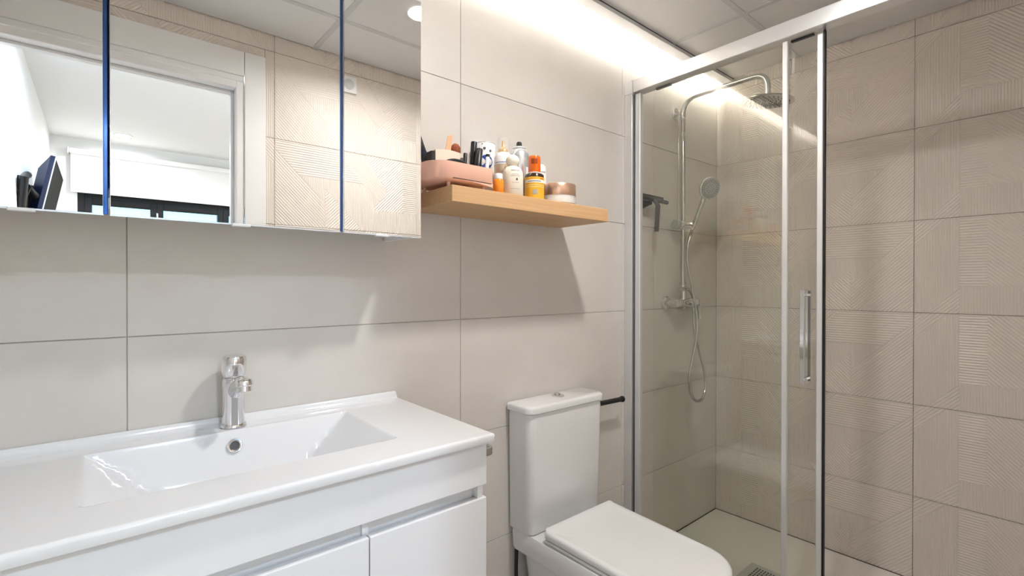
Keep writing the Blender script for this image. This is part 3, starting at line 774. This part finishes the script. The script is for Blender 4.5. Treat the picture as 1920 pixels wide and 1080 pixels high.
# jar with copper lid
x, y, r = 1.1555, -.176, .0600
jr = bottle('cream_jar', 'wide glass cream jar with a copper lid', 'jar', x, y, [
    ('glass', [(0, 0), (r-.007, 0), (r-.003, .003), (r-.003, .026), (0, .0262)], 'jar_glass'),
    ('lid', [(r-.001, .0264), (r, .0275), (r, .0625), (r-.0015, .0645), (0, .065)], 'copper')], n=44)
obj('wall', lathe([(r-.0025, .0005), (r-.0002, .003), (r-.0002, .0262), (r-.0025, .0262)], 44, None, at(x, y, Z0), closed=False), 'jar_clear', jr, smooth=45)

# ------------------------------------------------------------------ toilet
TXc = 1.272
to = thing('toilet', 'white close coupled toilet with a square cistern', 'toilet', (TXc, -.34, 0))
def rs(x0, x1, y0, y1, r, z): return [(a, b, z) for a, b in rrect(x0, x1, y0, y1, r, 7)]
obj('cistern', loft([rs(1.092, 1.4565, -.112, -.006, (.028, .028, .01, .01), .409), rs(1.089, 1.458, -.115, -.006, (.03, .03, .01, .01), .415), rs(1.085, 1.4615, -.123, -.006, (.03, .03, .01, .01), .80), rs(1.086, 1.4605, -.122, -.006, (.03, .03, .01, .01), .8155)]), 'ceramic', to, smooth=50)
ld = obj('cistern_lid', loft([rs(1.084, 1.4625, -.124, -.005, (.03, .03, .008, .008), .8172), rs(1.0775, 1.4665, -.130, -.004, (.034, .034, .010, .010), .8195), rs(1.0765, 1.4675, -.131, -.004, (.034, .034, .010, .010), .836), rs(1.079, 1.465, -.1285, -.005, (.034, .034, .010, .010), .8415), rs(1.086, 1.458, -.122, -.010, (.03, .03, .010, .010), .8442)]), 'ceramic', to, smooth=50)
bu = obj('flush_button', lathe([(.0235, 0), (.0235, .0025), (.021, .0045), (.0, .005)], 36, None, at(1.277, -.060, .8443), closed=False), 'chrome', to, smooth=40)
obj('plunger', lathe([(.011, .005), (.0115, .0085), (.0105, .0105), (0, .011)], 28, None, at(1.2765, -.057, .8443), closed=False), 'chrome_soft', bu, smooth=40)
def dsec(xa, xb, yb, yf, rb, rf, z, zf=None):
    pts = []
    o = rrect(xa, xb, yf, yb, (rf, rf, rb, rb), 10)
    for a, b in o: pts.append((a, b, z))
    return pts
# bowl: deck under the cistern, rim and foot
obj('bowl', loft([dsec(1.150, 1.394, -.03, -.50, .03, .10, 0), dsec(1.146, 1.398, -.03, -.51, .03, .10, .10), dsec(1.140, 1.404, -.03, -.55, .03, .12, .24), dsec(1.128, 1.416, -.03, -.60, .03, .13, .322), dsec(1.102, 1.448, -.008, -.640, .02, .14, .333), dsec(1.098, 1.452, -.006, -.648, .018, .14, .343), dsec(1.096, 1.454, -.006, -.652, .018, .14, .398), dsec(1.099, 1.451, -.008, -.648, .018, .14, .4065)]), 'ceramic', to, smooth=45)
obj('seat', loft([dsec(1.108, 1.442, -.165, -.655, .012, .125, .4075), dsec(1.106, 1.444, -.163, -.658, .012, .125, .411), dsec(1.106, 1.444, -.163, -.658, .012, .125, .419), dsec(1.110, 1.440, -.167, -.654, .012, .125, .4205)]), 'seat_plastic', to, smooth=45)
def lid_secs():
    out = []
    for (i, z, flat) in ((.004, .4215, 0), (0, .4255, 0), (0, .432, 1), (.003, .4385, 1), (.010, .4415, 1), (.03, .4418, 1), (.09, .4410, 1)):
        o = rrect(1.0985+i, 1.4465-i, -.672+i, -.168-i*.6, (.125-i*.6, .125-i*.6, .014, .014), 10)
        s = []
        for a, b in o:
            t = max(0, min(1, (b+.245)/.075)); taper = 1 - .045*max(0, (-.25-b)/.42)
            xx = TXc+(a-TXc)*taper
            s.append((xx, b, z + (.017*t*t if flat else .004*t*t)))
        out.append(s)
    return out
S = lid_secs()
ring0 = S[-3]
def lid_z(y):
    t = max(0, min(1, (y+.245)/.075)); return .4418+.017*t*t
for f in (.93, .8, .6, .4, .2, .03):
    S_new = [(TXc+(x-TXc)*f, -.40+(y+.40)*f, 0) for x, y, z in ring0]
    S.append([(x, y, lid_z(y)) for x, y, z in S_new])
S = S[:5] + S[7:]
obj('lid', loft(S), 'seat_plastic', to, smooth=45)
obj('lid_underside', loft([[(x, y, z) for x, y, z in S[0]], [(x, y, z+.001) for x, y, z in S[0]]]), 'seat_plastic', to)
for x in (1.17, 1.374): obj('hinge', disc((x-.016, -.163, .4235), (1, 0, 0), .010, .032, 20, None, .002), 'seat_plastic', to, smooth=40)
# flexible supply hose behind the toilet
fh = thing('supply_hose', 'dark braided supply hose behind the toilet bowl', 'hose', (1.128, -.024, .10))
obj('hose', tube(catmull([(1.113, -.020, .3315), (1.112, -.020, .30), (1.112, -.019, .25), (1.116, -.018, .17), (1.132, -.016, .10)], 6), .0065, 12), 'black_matt', fh, smooth=50)
obj('valve', lathe([(.011, 0), (.011, .03), (.006, .034), (0, .034)], 18, None, aim((1.132, -.003, .10), (0, -1, 0))), 'chrome', fh, smooth=40)
# black paper holder bar beside the cistern
ph = thing('paper_holder', 'black metal paper holder bar between cistern and shower', 'paper holder', (1.60, -.055, .776))
obj('bar', tube([(1.50, -.058, .779), (1.652, -.058, .7755)], .0100, 18), 'black', ph, smooth=40)
obj('knob', tube([(1.6515, -.058, .7755), (1.656, -.058, .7754), (1.664, -.058, .7752), (1.668, -.058, .775)], [.0105, .0130, .0130, .010], 18), 'black', ph, smooth=40)
obj('post', tube([(1.52, -.002, .7785), (1.52, -.058, .7785)], .009, 14), 'black', ph, smooth=40)
obj('rosette', disc((1.52, -.0003, .7785), (0, -1, 0), .022, .006, 24, None, .001), 'black', ph)

# ------------------------------------------------------------------ shower
ty = thing('shower_tray', 'flat pale stone shower tray in the corner', 'shower tray', (2.16, -.69, 0))
obj('slab', box(1.754, XR-.001, YF+.001, -.001, 0, .030, .003), 'tray', ty, wn=True)
obj('seal', box(1.80, XR-.004, -.0045, -.0008, .0295, .0325), 'sealant', ty)
obj('seal', box(XR-.0045, XR-.0008, YF+.01, -.0008, .0295, .0325), 'sealant', ty)
dg = obj('drain_plate', box(2.035, 2.187, -.513, -.361, .0298, .0322, .001, 1), 'steel_plate', ty)
for i in range(6):
    for j in range(9):
        x = 2.066+i*.0165; y = -.394-j*.0112
        obj('slot', box(x, x+.0115, y-.0062, y, .0318, .0324), 'black_seal', dg)

# fixed screen with top rail and wall profile
ss = thing('shower_screen', 'fixed clear glass shower screen with aluminium top rail', 'shower screen', (1.775, -.35, .03))
obj('wall_profile', box(1.752, 1.768, -.0385, -.0005, .0305, 2.0745, .001, 1), 'aluminium', ss)
obj('wall_profile', box(1.784, 1.800, -.0385, -.0005, .0305, 2.0745, .001, 1), 'aluminium', ss)
obj('inner_profile', box(1.765, 1.787, -.070, -.002, .031, 2.073, .0015, 1), 'satin_aluminium', ss)
obj('gasket', box(1.7640, 1.7655, -.047, -.0390, .032, 2.072), 'dark_gap', ss)
obj('glass', box(1.773, 1.779, -.648, -.070, .034, 2.080), 'shower_glass', ss)
obj('glass_trim', box(1.769, 1.783, -.653, -.636, .0305, 2.073, .002, 1), 'satin_aluminium', ss)
obj('top_rail', box(1.752, 1.806, YF+.002, -.042, 2.0775, 2.1315, .002, 1), 'aluminium', ss)
obj('rail_end', box(1.7495, 1.808, -.0415, -.0005, 2.0745, 2.1335, .003, 2), 'satin_aluminium', ss)
obj('floor_guide', box(1.770, 1.800, YF+.002, -.012, .0302, .0335, .0005, 1), 'aluminium', ss)
# sliding door, pushed open behind the fixed pane
sd = thing('sliding_door', 'sliding clear glass shower door with chrome handle', 'shower door', (1.797, -.43, .034))
obj('glass', box(1.794, 1.800, -.740, -.118, .0355, 2.0765), 'shower_glass', sd)
obj('edge_profile', box(1.789, 1.805, -.7520, -.735, .0352, 2.070, .002, 1), 'satin_aluminium', sd)
obj('seal', box(1.790, 1.804, -.7580, -.7522, .0352, 2.0765, .001, 1), 'black_seal', sd)
for y in (-.165, -.690): obj('roller', box(1.790, 1.8025, y-.035, y+.035, 2.0725, 2.0772, .001, 1), 'black', sd)
hd = obj('handle', box(1.7745, 1.7815, -.7035, -.6905, .921, 1.232, .0012, 1), 'chrome', sd)
obj('handle', box(1.814, 1.821, -.711, -.694, .921, 1.232, .0012, 1), 'chrome', sd)
for z in (.936, 1.217): obj('spacer', disc((1.7815, -.699, z), (1, 0, 0), .006, .0325, 16), 'chrome', sd, smooth=40)

# rain shower column
XP, YP = 2.150, -.047
sc = thing('shower_column', 'chrome shower column with a round rain head and mixer', 'shower column', (XP, -.02, 1.13))
corner1 = arc_corner((XP, YP, 2.0), (XP, YP, 2.146), (XP, -.30, 2.146), .075, 10)
corner2 = arc_corner((XP, -.30, 2.146), (XP, -.437, 2.146), (XP, -.437, 2.03), .065, 10)
obj('riser', tube([(XP, YP, 1.255), (XP, YP, 1.96)], .0112, 18), 'chrome_soft', sc, smooth=40)
obj('sleeve', lathe([(.0128, 0), (.0132, .002), (.0132, .018), (.0125, .02)], 20, None, at(XP, YP, 1.965)), 'chrome', sc, smooth=40)
obj('sleeve', lathe([(.0125, 0), (.0132, .002), (.0132, .03), (.0125, .032)], 20, None, at(XP, YP, 2.045)), 'chrome', sc, smooth=40)
obj('arm', tube([Vector((XP, YP, 1.96))] + corner1 + corner2 + [Vector((XP, -.437, 2.054))], .0115, 18), 'chrome_soft', sc, smooth=50)
obj('supply_line', tube([(XP-.022, YP+.012, 1.56), (XP-.022, YP+.012, 2.075)], .0035, 10), 'chrome_soft', sc, smooth=40)
hm = aim((XP, -.437, 2.052), (0, .10, -1))
rh = obj('rain_head', lathe([(0, -.004), (.012, -.004), (.014, .010), (.020, .018), (.098, .0235), (.101, .026), (.101, .029), (.098, .0315), (0, .0315)], 48, None, hm, closed=False), 'chrome_soft', sc, smooth=40)
bm = bmesh.new()
for ring_r, cnt in ((.018, 6), (.034, 12), (.050, 18), (.066, 24), (.082, 28)):
    for k in range(cnt):
        t = 2*math.pi*k/cnt; lathe([(.0026, 0), (.0022, .0022)], 7, bm, hm @ at(ring_r*math.cos(t), ring_r*math.sin(t), .0316))
nz = obj('nozzles', bm, 'nozzle', rh); nz['kind'] = 'stuff'
obj('wall_rosette', lathe([(.030, 0), (.031, .003), (.029, .010), (.014, .014), (0, .014)], 32, None, aim((XP+.004, -.0005, 2.085), (0, -1, 0))), 'chrome', sc, smooth=40)
obj('wall_arm', tube([(XP+.004, -.012, 2.085), (XP, YP+.002, 2.085)], .009, 14), 'chrome', sc, smooth=40)
# slider that carries the hand shower
ZS = 1.539
sl = obj('slider', tube([(XP-.044, YP, ZS), (XP-.040, YP, ZS), (XP+.020, YP, ZS), (XP+.024, YP, ZS)], [.019, .0215, .0215, .018], 24), 'chrome', sc, smooth=40)
obj('slider_knob', tube([(XP-.072, YP, ZS), (XP-.069, YP, ZS), (XP-.047, YP, ZS), (XP-.0445, YP, ZS)], [.020, .0235, .0235, .020], 24), 'nozzle_face', sl, smooth=40)
obj('cradle', tube([(XP, YP-.015, ZS), (XP, YP-.040, ZS-.004), (XP, YP-.056, ZS-.010)], [.018, .017, .015], 20), 'chrome', sl, smooth=40)
# mixer valve
ZM = 1.1655
for x in (2.066, 2.216): obj('mixer_rosette', lathe([(.034, 0), (.035, .004), (.033, .013), (.024, .018), (.0, .018)], 32, None, aim((x, -.0005, ZM), (0, -1, 0))), 'chrome', sc, smooth=40)
for x in (2.066, 2.216): obj('inlet', tube([(x, -.016, ZM), (x, -.058, ZM)], .015, 18), 'chrome', sc, smooth=40)
obj('mixer_body', tube([(2.052, -.060, ZM), (2.056, -.060, ZM), (2.10, -.060, ZM), (2.108, -.060, ZM), (2.160, -.060, ZM), (2.168, -.060, ZM), (2.240, -.060, ZM), (2.244, -.060, ZM)], [.019, .022, .0215, .018, .018, .0235, .0235, .021], 28), 'chrome', sc, smooth=40)
obj('lever', loft([[(2.246, -.060-.021*s, ZM+.010), (2.262, -.060-.021*s, ZM+.014), (2.262, -.060+.021*s, ZM+.014), (2.246, -.060+.021*s, ZM+.010)] for s in (1,)] + [[(2.246+dx, -.060-wd+dy, ZM+dz), (2.262+dx, -.060-wd+dy, ZM+dz), (2.262+dx, -.060+wd+dy, ZM+dz), (2.246+dx, -.060+wd+dy, ZM+dz)] for dx, wd, dy, dz in ((0, .021, 0, -.012), (.004, .013, -.003, -.040), (.006, .009, -.008, -.085))]), 'chrome', sc)
obj('stem', tube([(XP, YP-.004, ZM+.015), (XP, YP, 1.262)], .0135, 18), 'chrome', sc, smooth=40)
obj('collar', lathe([(.0145, 0), (.0155, .002), (.0155, .012), (.0145, .014)], 20, None, at(XP, YP, 1.252)), 'chrome_soft', sc, smooth=40)
obj('diverter_arch', tube(catmull([(2.090, -.060, 1.2255), (2.15, -.064, 1.2335), (2.196, -.062, 1.222), (2.236, -.060, 1.180)], 6), .0105, 14), 'chrome_soft', sc, smooth=50)
# hand shower with hose
hs = thing('hand_shower', 'chrome hand shower with a round head and coiled hose', 'hand shower', (XP, -.10, 1.50))
hb, ht = Vector((XP, -.096, 1.515)), Vector((XP, -.158, 1.668)); hdv = (ht-hb)
obj('handle', tube([hb, hb+hdv*.05, hb+hdv*.5, hb+hdv*.52, hb+hdv*.54, hb+hdv*.9, ht], [.0095, .0105, .0115, .0108, .0118, .0125, .012], 18), 'chrome_soft', hs, smooth=40)
hdir = Vector((-.42, -.80, -.30)).normalized(); hc = Vector((XP, -.176, 1.699))
hh = obj('head', lathe([(0, -.022), (.018, -.021), (.040, -.012), (.0495, -.002), (.0515, .004), (.0515, .010), (.0495, .0125), (.047, .013)], 44, None, aim(hc, hdir), closed=False), 'chrome_soft', hs, smooth=40)
obj('face', lathe([(.0475, .0095), (.0475, .0125), (.046, .0132), (0, .0132)], 40, None, aim(hc, hdir), closed=False), 'nozzle_face', hh)
bm = bmesh.new()
for ring_r, cnt in ((.011, 6), (.019, 10), (.030, 20), (.0355, 22), (.041, 26)):
    for k in range(cnt):
        t = 2*math.pi*k/cnt+ring_r*9; lathe([(.0022, 0), (.0018, .0018)], 6, bm, aim(hc, hdir) @ at(ring_r*math.cos(t), ring_r*math.sin(t), .0133))
nz = obj('nozzles', bm, 'nozzle', hh); nz['kind'] = 'stuff'
HP = [(XP, -.096, 1.516), (2.144, -.089, 1.485), (2.126, -.083, 1.414), (2.130, -.085, 1.338), (2.156, -.092, 1.237), (2.182, -.10, 1.109), (2.183, -.10, 1.007), (2.149, -.10, .908), (2.121, -.10, .835), (2.121, -.10, .772), (2.159, -.095, .715), (2.213, -.09, .688), (2.273, -.085, .697), (2.308, -.08, .757), (2.296, -.075, .838), (2.258, -.07, .934), (2.231, -.062, 1.04), (2.228, -.060, 1.145)]
hp = catmull(HP, 34)
obj('hose', tube(hp, [.0068 if k % 2 else .0056 for k in range(len(hp))], 12), 'chrome_soft', hs, smooth=70)
obj('hose_nut', lathe([(.0085, 0), (.0095, .002), (.0095, .016), (.0085, .018)], 16, None, at(2.228, -.060, 1.126)), 'chrome', hs, smooth=40)

# squeegee on its hook
sq = thing('squeegee', 'black shower squeegee hanging on the tiled wall', 'squeegee', (1.89, -.04, 1.49))
obj('bar', tube([(1.785, -.060, 1.634), (1.990, -.060, 1.6285)], .0090, 16), 'black_matt', sq, smooth=40)
obj('blade', box(1.786, 1.975, -.052, -.046, 1.634, 1.652, .001, 1), 'black', sq)
obj('grip', tube([(1.880, -.060, 1.631), (1.884, -.076, 1.612), (1.885, -.080, 1.600), (1.8845, -.076, 1.53), (1.884, -.074, 1.488)], [.0085, .0095, .0105, .0105, .0100], 16), 'black_matt', sq, smooth=50)
obj('grip_ring', tube([(1.8842, -.0751, 1.512), (1.8842, -.0748, 1.507)], .0110, 16), 'black', sq)
obj('hook', tube([(1.872, -.0005, 1.618), (1.872, -.012, 1.618), (1.873, -.040, 1.617), (1.875, -.053, 1.619)], [.022, .022, .012, .010], 22), 'black', sq, smooth=40)
